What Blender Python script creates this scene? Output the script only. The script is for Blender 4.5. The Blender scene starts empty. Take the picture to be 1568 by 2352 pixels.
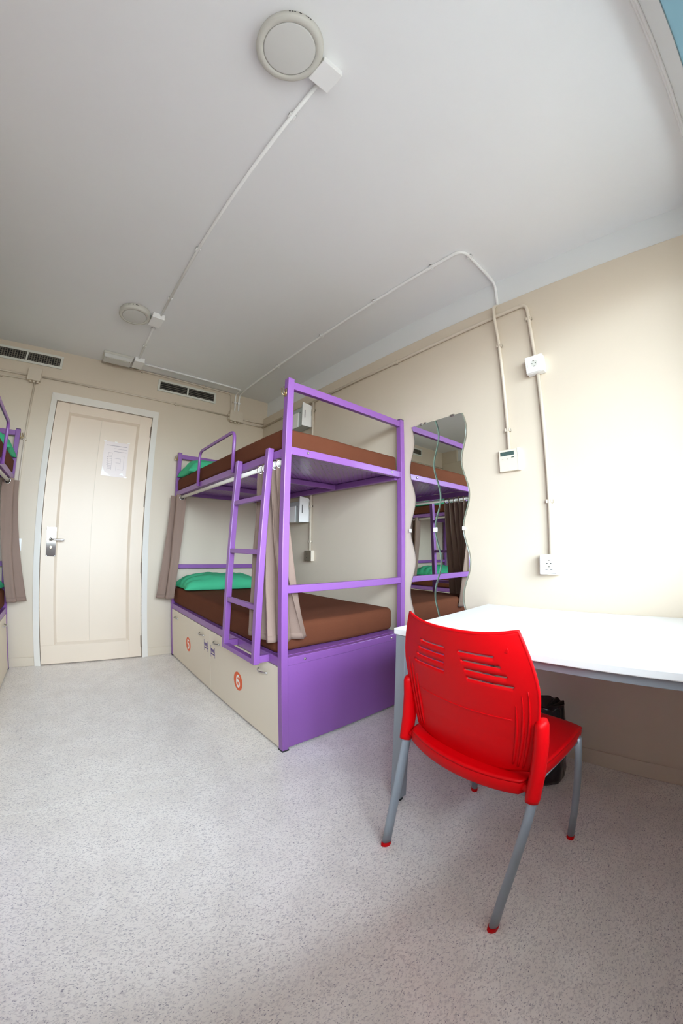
import bpy, bmesh, math, random
from mathutils import Matrix, Vector, noise

# ------------------------------------------------------------------ camera, sky, exposure
SC = bpy.context.scene
COL = SC.collection
YAW, PITCH, ROLL = 0.7208, 0.0998, 0.0113           # full-frame fisheye held upright
cam_data = bpy.data.cameras.new('camera')
cam = bpy.data.objects.new('camera', cam_data)
COL.objects.link(cam)
SC.camera = cam
cam_data.type = 'PANO'
cam_data.panorama_type = 'FISHEYE_LENS_POLYNOMIAL'
cam_data.sensor_width, cam_data.sensor_height, cam_data.sensor_fit = 36, 24, 'AUTO'
cam_data.fisheye_fov = math.pi * 1.2
cam_data.fisheye_polynomial_k0 = 0
cam_data.fisheye_polynomial_k1 = -0.07976779467759072
cam_data.fisheye_polynomial_k2 = 3.338188005441672e-05
cam_data.fisheye_polynomial_k3 = 5.890832863377423e-05
cam_data.fisheye_polynomial_k4 = -1.1153294168942602e-06
cam_data.clip_start = 0.01
_f = Vector((math.sin(YAW)*math.cos(PITCH), math.cos(YAW)*math.cos(PITCH), math.sin(PITCH)))
_r = Vector((math.cos(YAW), -math.sin(YAW), 0))
_u = _r.cross(_f)
_m = Matrix((_r*math.cos(ROLL)+_u*math.sin(ROLL), _u*math.cos(ROLL)-_r*math.sin(ROLL), -_f)).transposed().to_4x4()
_m.translation = (0, 0, 1.05)
cam.matrix_world = _m

world = bpy.data.worlds.new('sky')
SC.world = world
world.use_nodes = True
_wn = world.node_tree
bg = _wn.nodes['Background']
bg.inputs[1].default_value = 34.0
_tc = _wn.nodes.new('ShaderNodeTexCoord'); _sp = _wn.nodes.new('ShaderNodeSeparateXYZ'); _rp = _wn.nodes.new('ShaderNodeValToRGB')
_mr = _wn.nodes.new('ShaderNodeMapRange'); _mr.inputs['From Min'].default_value = -1
_wn.links.new(_tc.outputs['Generated'], _sp.inputs[0]); _wn.links.new(_sp.outputs['Z'], _mr.inputs['Value'])
_wn.links.new(_mr.outputs['Result'], _rp.inputs[0]); _wn.links.new(_rp.outputs[0], bg.inputs[0])
_el = _rp.color_ramp.elements                       # dark street below, hazy horizon, pale blue sky
_el[0].position = 0.0; _el[0].color = (.03, .03, .03, 1)
_el[1].position = 0.53; _el[1].color = (.76, .875, 1.0, 1)
for _p, _c in ((.33, (.09, .09, .09, 1)), (.45, (.24, .24, .235, 1)), (.50, (.42, .43, .43, 1))):
    _e = _el.new(_p); _e.color = _c

vs = SC.view_settings
vs.view_transform = 'Standard'
vs.look = 'None'
vs.exposure = 0.0
vs.gamma = 1.0
vs.use_curve_mapping = False
SC.cycles.max_bounces = 16
SC.cycles.diffuse_bounces = 10
SC.cycles.caustics_reflective = False
SC.cycles.caustics_refractive = False

# ------------------------------------------------------------------ main measures (metres)
H = 2.70                 # ceiling
XR, XR2 = 1.8705, 1.914  # right wall: beige lining, white wall above it
XL, XL2 = -1.41, -1.455  # left wall
YB = 3.50                # wall with the door
TR = 2.498               # top of the beige lining
YAWW = -0.095            # slope of the window wall
def wy(x): return -0.36 + YAWW*(x - 0.88)

# ------------------------------------------------------------------ materials
MATS = {}
def srgb(r, g, b):
    f = lambda c: (c/255/12.92 if c/255 <= .04045 else ((c/255+.055)/1.055)**2.4)
    return (f(r), f(g), f(b), 1)
def mat(name, col, rough=.5, metal=0., bump=None, vary=None, coat=0., spec=.5, trans=0., sheen=0.):
    m = bpy.data.materials.new(name); m.use_nodes = True
    nt = m.node_tree; b = nt.nodes['Principled BSDF']
    b.inputs['Base Color'].default_value = col
    b.inputs['Roughness'].default_value = rough
    b.inputs['Metallic'].default_value = metal
    b.inputs['Specular IOR Level'].default_value = spec
    if coat: b.inputs['Coat Weight'].default_value = coat; b.inputs['Coat Roughness'].default_value = .15
    if sheen: b.inputs['Sheen Weight'].default_value = sheen
    tc = nt.nodes.new('ShaderNodeTexCoord')
    if vary:     # (scale, amount)
        n = nt.nodes.new('ShaderNodeTexNoise'); n.inputs['Scale'].default_value = vary[0]; n.inputs['Detail'].default_value = 4
        nt.links.new(tc.outputs['Object'], n.inputs['Vector'])
        mx = nt.nodes.new('ShaderNodeMix'); mx.data_type = 'RGBA'
        mx.inputs['A'].default_value = tuple(c*(1-vary[1]) for c in col[:3])+(1,)
        mx.inputs['B'].default_value = tuple(min(1, c*(1+vary[1])) for c in col[:3])+(1,)
        nt.links.new(n.outputs['Fac'], mx.inputs['Factor']); nt.links.new(mx.outputs['Result'], b.inputs['Base Color'])
    if bump:     # (scale, strength)
        n = nt.nodes.new('ShaderNodeTexNoise'); n.inputs['Scale'].default_value = bump[0]; n.inputs['Detail'].default_value = 6
        nt.links.new(tc.outputs['Object'], n.inputs['Vector'])
        bp = nt.nodes.new('ShaderNodeBump'); bp.inputs['Strength'].default_value = bump[1]; bp.inputs['Distance'].default_value = .004
        nt.links.new(n.outputs['Fac'], bp.inputs['Height']); nt.links.new(bp.outputs['Normal'], b.inputs['Normal'])
    MATS[name] = m
    return m

mat('ceiling_paint', srgb(236, 236, 236), .7, bump=(40, .06), vary=(1.5, .02))
mat('beige_paint', srgb(209, 196, 177), .55, bump=(12, .12), vary=(2.2, .03))
mat('white_wall', srgb(228, 230, 230), .6, bump=(14, .1))
mat('beige_plastic', srgb(208, 196, 178), .45)
mat('door_paint', srgb(224, 208, 189), .42, vary=(3, .015))
mat('frame_paint', srgb(232, 228, 220), .4)
mat('purple_metal', srgb(134, 84, 156), .36, coat=.15)
mat('white_laminate', srgb(222, 210, 190), .4)
mat('white_plastic', srgb(242, 242, 240), .35)
mat('lamp_ring', srgb(206, 204, 194), .45)
mat('lamp_diffuser', srgb(212, 211, 206), .5)
mat('brown_cloth', srgb(98, 56, 38), .9, bump=(220, .25), vary=(9, .08), spec=.12)
mat('curtain_cloth', srgb(140, 118, 106), .8, bump=(300, .2), vary=(6, .05), spec=.2)
mat('green_cloth', srgb(72, 184, 136), .8, bump=(260, .2), vary=(7, .06), spec=.2)
mat('chrome', (.75, .75, .76, 1), .18, 1.)
mat('steel', (.62, .6, .57, 1), .32, 1.)
mat('grey_metal', srgb(150, 158, 166), .4, .35)
mat('rod_paint', srgb(226, 222, 212), .35)
mat('red_plastic', srgb(196, 0, 8), .45, bump=(500, .05), spec=.16)
mat('desk_laminate', srgb(228, 228, 226), .45)
mat('black_bag', (.006, .006, .007, 1), .22, bump=(30, .5))
mat('black_rubber', (.02, .02, .022, 1), .6)
mat('dark_hole', (.015, .014, .013, 1), .8)
mat('slat_grey', srgb(118, 112, 100), .5, .2)
mat('vent_frame', srgb(214, 214, 204), .5)
mat('screen', srgb(70, 88, 84), .25)
mat('dark_plastic', srgb(104, 92, 76), .5)
mat('sill_stone', srgb(120, 128, 134), .6)
mat('soffit_sky_tint', srgb(92, 126, 138), .5)  # blue skylight on the window soffit, put into the colour
mat('lock_steel', (.42, .41, .40, 1), .07, 1.)
mat('hinge_metal', srgb(128, 112, 98), .45, .2)
mat('brass', (.55, .42, .22, 1), .3, 1.)
mat('orange_vinyl', srgb(226, 88, 24), .4)
mat('white_vinyl', srgb(240, 238, 230), .4)
mat('violet_vinyl', srgb(84, 52, 130), .4)
mat('paper', srgb(226, 214, 210), .4)
mat('ink', srgb(176, 164, 168), .6)
mat('clear_film', srgb(240, 236, 230), .12)
mat('galvanised', srgb(190, 198, 196), .35, .3)
mat('grey_cap', (.03, .025, .035, 1), .5)
mat('glass_edge', srgb(104, 128, 114), .15)

def mat_mirror():
    m = bpy.data.materials.new('mirror'); m.use_nodes = True
    b = m.node_tree.nodes['Principled BSDF']
    b.inputs['Base Color'].default_value = (.80, .83, .81, 1); b.inputs['Metallic'].default_value = 1; b.inputs['Roughness'].default_value = .0
    MATS['mirror'] = m
mat_mirror()
def mat_pane():
    m = bpy.data.materials.new('window_glass'); m.use_nodes = True
    nt = m.node_tree; nt.nodes.clear()
    o = nt.nodes.new('ShaderNodeOutputMaterial'); mx = nt.nodes.new('ShaderNodeMixShader')
    t = nt.nodes.new('ShaderNodeBsdfTransparent'); g = nt.nodes.new('ShaderNodeBsdfGlossy'); g.inputs['Roughness'].default_value = .02
    mx.inputs[0].default_value = .06; t.inputs[0].default_value = (.97, .985, .98, 1)
    nt.links.new(t.outputs[0], mx.inputs[1]); nt.links.new(g.outputs[0], mx.inputs[2]); nt.links.new(mx.outputs[0], o.inputs[0])
    MATS['window_glass'] = m
mat_pane()
def mat_floor():
    m = mat('vinyl_floor', srgb(214, 212, 210), .24)
    nt = m.node_tree; b = nt.nodes['Principled BSDF']; tc = nt.nodes.new('ShaderNodeTexCoord')
    base = None
    def fleck(scale, lo, hi, seed, sx):
        mp = nt.nodes.new('ShaderNodeMapping'); mp.inputs['Location'].default_value = (seed, seed*.7, 0)
        mp.inputs['Rotation'].default_value = (0, 0, .6*seed); mp.inputs['Scale'].default_value = (sx, 1, 1)
        nt.links.new(tc.outputs['Object'], mp.inputs['Vector'])
        n = nt.nodes.new('ShaderNodeTexNoise'); n.inputs['Scale'].default_value = scale; n.inputs['Detail'].default_value = 2
        nt.links.new(mp.outputs['Vector'], n.inputs['Vector'])
        r = nt.nodes.new('ShaderNodeMapRange'); r.inputs['From Min'].default_value = lo; r.inputs['From Max'].default_value = hi
        nt.links.new(n.outputs['Fac'], r.inputs['Value']); return r.outputs['Result']
    col = None
    prev = None
    for fac, c in ((fleck(7, .35, .75, 3.1, 1), srgb(226, 220, 213)),
                   (fleck(170, .50, .66, 1.3, .6), srgb(212, 206, 202)),
                   (fleck(300, .60, .70, 5.7, .6), srgb(172, 168, 172)),
                   (fleck(230, .66, .73, 8.9, .55), srgb(142, 137, 145))):
        mx = nt.nodes.new('ShaderNodeMix'); mx.data_type = 'RGBA'
        if prev is None: mx.inputs['A'].default_value = srgb(238, 233, 227)
        else: nt.links.new(prev, mx.inputs['A'])
        mx.inputs['B'].default_value = c
        nt.links.new(fac, mx.inputs['Factor']); prev = mx.outputs['Result']
    nt.links.new(prev, b.inputs['Base Color'])
mat_floor()
def mat_perforated():
    m = mat('perforated_sheet', srgb(140, 92, 170), .25, coat=.2)
    nt = m.node_tree; b = nt.nodes['Principled BSDF']; tc = nt.nodes.new('ShaderNodeTexCoord')
    mp = nt.nodes.new('ShaderNodeMapping'); mp.inputs['Rotation'].default_value = (0, 0, .785); mp.inputs['Scale'].default_value = (32, 32, 32)
    nt.links.new(tc.outputs['Object'], mp.inputs['Vector'])
    v = nt.nodes.new('ShaderNodeTexVoronoi'); v.inputs['Randomness'].default_value = 0; v.inputs['Scale'].default_value = 1; v.voronoi_dimensions = '2D'
    nt.links.new(mp.outputs['Vector'], v.inputs['Vector'])
    lt = nt.nodes.new('ShaderNodeMath'); lt.operation = 'LESS_THAN'; lt.inputs[1].default_value = .16
    nt.links.new(v.outputs['Distance'], lt.inputs[0])
    mx = nt.nodes.new('ShaderNodeMix'); mx.data_type = 'RGBA'; mx.inputs['A'].default_value = srgb(140, 92, 170); mx.inputs['B'].default_value = srgb(82, 48, 92)
    nt.links.new(lt.outputs[0], mx.inputs['Factor']); nt.links.new(mx.outputs['Result'], b.inputs['Base Color'])
mat_perforated()

# ------------------------------------------------------------------ mesh helpers
WLOC = {}     # world location of every object (nothing is rotated or scaled)
class MB:
    def __init__(s, xf=None):
        s.v = []; s.f = []; s.mi = []; s.xf = xf; s.cur = 0
    def add(s, vs, fs):
        n = len(s.v)
        s.v += [Vector(s.xf(Vector(v))) if s.xf else Vector(v) for v in vs]
        s.f += [tuple(i+n for i in f) for f in fs]; s.mi += [s.cur]*len(fs)
        return s
    def box(s, x0, x1, y0, y1, z0, z1):
        return s.add([(x, y, z) for z in (z0, z1) for y in (y0, y1) for x in (x0, x1)],
                     [(0, 2, 3, 1), (4, 5, 7, 6), (0, 1, 5, 4), (2, 6, 7, 3), (0, 4, 6, 2), (1, 3, 7, 5)])
    def hexa(s, a, b):           # two quads, corner by corner
        return s.add(list(a)+list(b), [(3, 2, 1, 0), (4, 5, 6, 7)]+[(i, (i+1) % 4, 4+(i+1) % 4, 4+i) for i in range(4)])
    def prism(s, pts, d):        # polygon extruded by vector d
        n = len(pts); d = Vector(d)
        return s.add([Vector(p) for p in pts]+[Vector(p)+d for p in pts],
                     [tuple(range(n))[::-1], tuple(range(n, 2*n))]+[(i, (i+1) % n, n+(i+1) % n, n+i) for i in range(n)])
    def tube(s, path, r, k=10, ry=None, caps=True, up=None):
        path = [Vector(p) for p in path]; rings = []
        ref = None
        for i, p in enumerate(path):
            t = (path[min(i+1, len(path)-1)]-path[max(i-1, 0)]).normalized()
            if ref is None:
                ref = Vector(up) if up else (Vector((0, 0, 1)) if abs(t.z) < .9 else Vector((1, 0, 0)))
            a = (ref - t*ref.dot(t)).normalized(); b = t.cross(a); ref = a
            rr = r[i] if isinstance(r, (list, tuple)) else r
            q = rr if ry is None else ry
            rings.append([p+a*math.cos(2*math.pi*j/k)*rr+b*math.sin(2*math.pi*j/k)*q for j in range(k)])
        fs = []
        for i in range(len(path)-1):
            for j in range(k):
                fs.append((i*k+j, i*k+(j+1) % k, (i+1)*k+(j+1) % k, (i+1)*k+j))
        if caps: fs += [tuple(range(k))[::-1], tuple((len(path)-1)*k+j for j in range(k))]
        return s.add([v for r_ in rings for v in r_], fs)
    def lathe(s, prof, c, k=32, axis='z'):    # prof of (r, h)
        c = Vector(c); vs = []; fs = []
        for (r, h) in prof:
            for j in range(k):
                a = 2*math.pi*j/k; p = (r*math.cos(a), r*math.sin(a), h)
                if axis == 'x': p = (p[2], p[0], p[1])
                if axis == 'y': p = (p[0], p[2], p[1])
                vs.append(c+Vector(p))
        n = len(prof)
        for i in range(n-1):
            for j in range(k): fs.append((i*k+j, i*k+(j+1) % k, (i+1)*k+(j+1) % k, (i+1)*k+j))
        fs += [tuple(range(k))[::-1], tuple((n-1)*k+j for j in range(k))]
        return s.add(vs, fs)
    def grid(s, fn, nu, nv, keep=None):       # fn(i/nu, j/nv)
        vs = [fn(i/nu, j/nv) for j in range(nv+1) for i in range(nu+1)]
        fs = [(j*(nu+1)+i, j*(nu+1)+i+1, (j+1)*(nu+1)+i+1, (j+1)*(nu+1)+i) for j in range(nv) for i in range(nu) if keep is None or keep((i+.5)/nu, (j+.5)/nv)]
        return s.add(vs, fs)
    def build(s, name, m, parent=None, smooth=False, bevel=0, seg=2, solid=0, offset=0, sub=0, fix=True):
        lo = Vector([min(v[i] for v in s.v) for i in range(3)]); hi = Vector([max(v[i] for v in s.v) for i in range(3)])
        c = (lo+hi)/2
        me = bpy.data.meshes.new(name)
        me.from_pydata([v-c for v in s.v], [], s.f); me.update()
        ms = m if isinstance(m, (list, tuple)) else [m]
        for q in ms: me.materials.append(MATS[q])
        for p_, i in zip(me.polygons, s.mi): p_.material_index = i
        if fix:
            b = bmesh.new(); b.from_mesh(me); bmesh.ops.recalc_face_normals(b, faces=b.faces); b.to_mesh(me); b.free()
        o = bpy.data.objects.new(name, me); COL.objects.link(o)
        if parent is not None:
            o.parent = parent; o.location = c-WLOC[parent.name]
        else: o.location = c
        WLOC[o.name] = c
        if smooth:
            for p_ in me.polygons: p_.use_smooth = True
        if solid:
            q = o.modifiers.new('thickness', 'SOLIDIFY'); q.thickness = solid; q.offset = offset
        if bevel:
            q = o.modifiers.new('bevel', 'BEVEL'); q.width = bevel; q.segments = seg; q.limit_method = 'ANGLE'; q.angle_limit = .7
            q.harden_normals = False
        if sub:
            q = o.modifiers.new('subdivision', 'SUBSURF'); q.levels = sub; q.render_levels = sub
        return o
def root(name, loc):
    o = bpy.data.objects.new(name, None); COL.objects.link(o); o.location = loc; o.empty_display_size = .1
    WLOC[o.name] = Vector(loc); return o
def tag(o, label=None, cat=None, group=None, kind=None):
    if label: o['label'] = label
    if cat: o['category'] = cat
    if group: o['group'] = group
    if kind: o['kind'] = kind
    return o
def struct(o): o['kind'] = 'structure'; return o
def arc(c, r, a0, a1, n, ex, ey):
    c, ex, ey = Vector(c), Vector(ex), Vector(ey)
    return [c+ex*math.cos(a0+(a1-a0)*i/n)*r+ey*math.sin(a0+(a1-a0)*i/n)*r for i in range(n+1)]
def rounded(path, r, n=5):       # polyline with rounded corners
    P = [Vector(p) for p in path]; out = [P[0]]
    for i in range(1, len(P)-1):
        a, b = (P[i-1]-P[i]), (P[i+1]-P[i]); d = min(r, a.length*.45, b.length*.45)
        p0, p2 = P[i]+a.normalized()*d, P[i]+b.normalized()*d
        for k in range(n+1):
            t = k/n; out.append(p0*(1-t)**2+P[i]*2*t*(1-t)+p2*t*t)
    return out+[P[-1]]

# ------------------------------------------------------------------ the room
fl = struct(MB().box(-1.7, 2.2, -1.0, 3.8, -.12, -.004).build('floor', 'vinyl_floor'))
MB().box(-1.5, 1.99, -.75, 1.549, -.0039, 0).build('vinyl_sheet', 'vinyl_floor', fl)
MB().box(-1.5, 1.99, 1.5515, 3.6, -.0039, 0).build('vinyl_sheet', 'vinyl_floor', fl)
struct(MB().box(-1.7, 2.2, -1.0, 3.8, H, H+.12).build('ceiling', 'ceiling_paint'))
# far wall with the door opening
DX0, DX1, DZ = -.212, .650, 2.236
w = MB(); w.box(-1.7, DX0, YB, YB+.16, 0, H); w.box(DX1, 2.2, YB, YB+.16, 0, H); w.box(DX0, DX1, YB, YB+.16, DZ, H)
w.box(DX0, DX1, YB+.1, YB+.16, 0, DZ)
struct(w.build('wall_back', 'beige_paint'))
# right wall: beige lining to TR, white wall above, set back
struct(MB().box(XR, 2.1, -.9, YB, 0, TR).build('wall_right', 'beige_paint', bevel=.006))
struct(MB().box(XR2, 2.1, -.9, YB, TR, H).build('wall_right_upper', 'white_wall'))
struct(MB().box(-1.65, XL, -.9, YB, 0, TR).build('wall_left', 'beige_paint', bevel=.006))
w = MB(); w.box(-1.65, XL2, -.9, 3.2, TR, H)
struct(w.build('wall_left_upper', 'white_wall'))
struct(MB().box(-1.65, XL, 3.2, YB, TR, H).build('wall_left_corner', 'beige_paint'))
# skirting, same paint as the wall
w = MB(); w.box(XL, DX0-.05, YB-.008, YB, 0, .075); w.box(DX1+.056, XR, YB-.008, YB, 0, .075)
struct(w.build('baseboard_back', 'beige_paint', bevel=.003))
struct(MB().box(XR-.008, XR, -.44, YB-.008, 0, .075).build('baseboard_right', 'beige_paint', bevel=.003))
struct(MB().box(XL, XL+.008, -.13, YB-.008, 0, .075).build('baseboard_left', 'beige_paint', bevel=.003))
# window wall, slightly out of square
nrm = Vector((YAWW, -1, 0)).normalized()
def W(v):      # (x along, depth outwards, z)
    return Vector((v.x, wy(v.x), 0))+nrm*v.y+Vector((0, 0, v.z))
WX0, WX1, WZ0, WZ1 = -.70, 1.52, .97, 2.38
w = MB(W); w.box(-1.62, WX0, 0, .3, 0, H); w.box(WX1, 2.08, 0, .3, 0, H); w.box(WX0, WX1, 0, .3, 0, WZ0); w.box(WX0, WX1, 0, .3, WZ1, H)
struct(w.build('wall_front', 'white_wall'))
w = MB(W); w.box(-1.4, 1.86, -.014, 0, 2.672, 2.70); w.box(-1.4, 1.86, -.008, 0, 2.64, 2.672)
struct(w.build('trim_1', 'ceiling_paint', bevel=.003))
struct(MB(W).box(-2.6, 3.2, .3, 1.35, 2.60, 2.78).build('sky_shade_slab', 'white_wall'))  # unseen slab added outside to block the high sky light
win = struct(root('window_1', W(Vector(((WX0+WX1)/2, .2, WZ0)))))
def wpart(n, m, *b, **k): return MB(W).box(*b).build(n, m, win, **k)
wpart('window_frame', 'frame_paint', WX0, WX1, .17, .24, WZ0, WZ0+.06, bevel=.004)
wpart('window_frame', 'frame_paint', WX0, WX1, .17, .24, WZ1-.06, WZ1, bevel=.004)
nW = 3
cw = (WX1-WX0)/nW
for i in range(nW+1):
    x = WX0+cw*i
    wpart('window_frame', 'frame_paint', max(WX0, x-.04), min(WX1, x+.04), .17, .24, WZ0+.06, WZ1-.06, bevel=.004)
for i in range(nW):
    wpart('pane', 'window_glass', WX0+cw*i+.04, WX0+cw*(i+1)-.04, .2, .206, WZ0+.06, WZ1-.06)
wpart('soffit_tint_board', 'soffit_sky_tint', WX0, WX1, .001, .17, WZ1-.012, WZ1, bevel=.002)  # added board, coloured to stand in for blue skylight on the soffit
wpart('window_sill', 'sill_stone', WX0, WX1, .0, .17, WZ0-.002, WZ0+.02, bevel=.006)
# the daylight comes in through the window: a light portal in the opening
ld = bpy.data.lights.new('window_portal', 'AREA'); ld.shape = 'RECTANGLE'; ld.size = (WX1-WX0)*1.005; ld.size_y = WZ1-WZ0
ld.cycles.is_portal = True
lo_ = bpy.data.objects.new('window_portal', ld); COL.objects.link(lo_)
zax = nrm; xax = Vector((1, YAWW, 0)).normalized(); yax = zax.cross(xax)
mm = Matrix((xax, yax, zax)).transposed().to_4x4(); mm.translation = W(Vector(((WX0+WX1)/2, .26, (WZ0+WZ1)/2))); lo_.matrix_world = mm

# ------------------------------------------------------------------ door
dr = struct(root('door_1', ((DX0+DX1)/2, YB, 0)))
FX0, FX1, FZ = -.2607, .705, 2.306
def frame_bar(a, b, a2, b2):    # bevelled casing: outer edge on the wall, inner edge proud
    return a
pr = .03
w = MB(); w.hexa([(FX0, YB, 0), (FX0, YB, FZ), (DX0, YB, DZ), (DX0, YB, 0)], [(FX0, YB-.012, 0), (FX0, YB-.012, FZ), (DX0, YB-pr, DZ), (DX0, YB-pr, 0)])
w.build('door_casing', 'frame_paint', dr)
w = MB(); w.hexa([(FX1, YB, 0), (FX1, YB, FZ), (DX1, YB, DZ), (DX1, YB, 0)], [(FX1, YB-.012, 0), (FX1, YB-.012, FZ), (DX1, YB-pr, DZ), (DX1, YB-pr, 0)])
w.build('door_casing', 'frame_paint', dr)
w = MB(); w.hexa([(FX0, YB, FZ), (FX1, YB, FZ), (DX1, YB, DZ), (DX0, YB, DZ)], [(FX0, YB-.012, FZ), (FX1, YB-.012, FZ), (DX1, YB-pr, DZ), (DX0, YB-pr, DZ)])
w.build('door_casing', 'frame_paint', dr)
lx0, lx1, lz0, lz1 = DX0+.004, DX1-.004, .008, DZ-.004
yf = YB-.012                               # face of the leaf
px0, px1, pz0, pz1, pm = -.095, .537, .165, 2.15, .196
MB().box(DX0, DX1, yf+.041, yf+.06, 0, DZ).build('door_stop', 'door_paint', dr)
leaf = MB()
leaf.box(lx0, px0, yf, yf+.04, .165, lz1)
lf = leaf.build('door_stile', 'door_paint', dr, bevel=.002)
MB().box(px1, lx1, yf, yf+.04, lz0, lz1).build('door_stile', 'door_paint', dr, bevel=.002)
MB().box(px0, px1, yf, yf+.04, pz1, lz1).build('door_rail', 'door_paint', dr)
MB().box(lx0, px1, yf, yf+.04, lz0, pz0).build('door_rail', 'door_paint', dr, bevel=.002)
for a, b in ((px0, pm-.0015), (pm+.0015, px1)):
    MB().box(a, b, yf+.022, yf+.036, pz0, pz1).build('door_panel', 'door_paint', dr)
MB().box(pm-.004, pm+.004, yf+.026, yf+.038, pz0, pz1).build('door_groove', 'beige_plastic', dr)
bw = .02    # sloping bead round the panels
for q in ([(px0, pz0), (px0, pz1), (px0+bw, pz1-bw), (px0+bw, pz0+bw)], [(px1, pz0), (px1, pz1), (px1-bw, pz1-bw), (px1-bw, pz0+bw)],
          [(px0, pz1), (px1, pz1), (px1-bw, pz1-bw), (px0+bw, pz1-bw)], [(px0, pz0), (px1, pz0), (px1-bw, pz0+bw), (px0+bw, pz0+bw)]):
    ys = [yf-.002, yf-.002, yf+.020, yf+.020]
    MB().hexa([(a, y, z) for (a, z), y in zip(q, ys)], [(a, yf+.025, z) for (a, z) in q]).build('panel_bead', 'door_paint', dr)
lp = MB().box(-.166, -.088, yf-.004, yf, .908, 1.152).build('lock_plate', 'lock_steel', dr, bevel=.0015)
w = MB(); w.lathe([(.016, 0), (.016, -.01), (.011, -.014), (.011, -.045)], (-.131, yf-.004, 1.049), 20, 'y')
w.tube(rounded([(-.131, yf-.046, 1.049), (-.11, yf-.052, 1.05), (-.022, yf-.05, 1.05)], .02), .0095, 12)
w.build('lever_handle', 'chrome', lp, smooth=True, bevel=.001)
w = MB(); w.lathe([(.009, 0), (.009, -.006)], (-.128, yf-.004, .985), 16, 'y'); w.box(-.1295, -.1265, yf-.022, yf-.009, .974, .996)
w.build('thumb_turn', 'brass', lp)
for z in (1.146, .914):
    for x in (-.16, -.094):
        MB().lathe([(.004, 0), (.0035, -.0015)], (x, yf-.004, z), 10, 'y').build('screw', 'chrome', lp)
for z0, z1 in ((2.04, 2.146), (1.38, 1.486), (.77, .876), (.097, .205)):
    hg = MB().tube([(.653, yf-.008, z0), (.653, yf-.008, z1)], .0055, 10).build('hinge', 'hinge_metal', dr, smooth=False)
    MB().box(.640, .664, yf-.0035, yf-.0018, z0+.002, z1-.002).build('hinge_leaf', 'hinge_metal', hg)
# notice in a clear sleeve taped to the door
nt_ = root('notice_sheet', (.353, yf+.021, 1.63))
tag(nt_, 'paper notice in a clear sleeve taped to the white door', 'notice')
yn = yf+.0217
MB().box(.243, .463, yn-.0006, yn, 1.633, 1.95).build('sheet', 'paper', nt_)
w = MB()
def ink(x0, x1, z0, z1): w.box(x0, x1, yn-.0010, yn-.0005, z0, z1)
ink(.265, .45, 1.913, 1.918); ink(.335, .448, 1.888, 1.891); ink(.335, .448, 1.862, 1.866)
ink(.288, .325, 1.845, 1.849)
for k in range(9): ink(.288, .322, 1.70+k*.0155, 1.702+k*.0155)
ink(.288, .290, 1.69, 1.847); ink(.322, .324, 1.69, 1.847)
for k in range(5): ink(.28, .285, 1.735+k*.017, 1.742+k*.017)
for (a, b, c, d) in ((.345, .40, 1.80, 1.8025), (.40, .402, 1.74, 1.80), (.36, .40, 1.76, 1.7625), (.365, .367, 1.69, 1.74), (.38, .43, 1.70, 1.7025), (.43, .432, 1.70, 1.83), (.405, .43, 1.83, 1.8325)): ink(a, b, c, d)
w.build('print', 'ink', nt_)
for (pts) in ([(.239, 1.635), (.30, 1.637), (.268, 1.672), (.247, 1.72)], [(.30, 1.636), (.33, 1.634), (.29, 1.66), (.268, 1.672)], [(.40, 1.655), (.44, 1.65), (.43, 1.672), (.415, 1.668)]):
    MB().prism([(x, yn-.0012, z) for x, z in pts], (0, .0008, 0)).build('shiny_fold', 'clear_film', nt_)
for x, z in ((.247, 1.955), (.345, 1.952), (.458, 1.957), (.458, 1.637)):
    MB().box(x-.012, x+.012, yn-.0014, yn-.0004, z-.005, z+.004).build('tape', 'clear_film', nt_)

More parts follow.
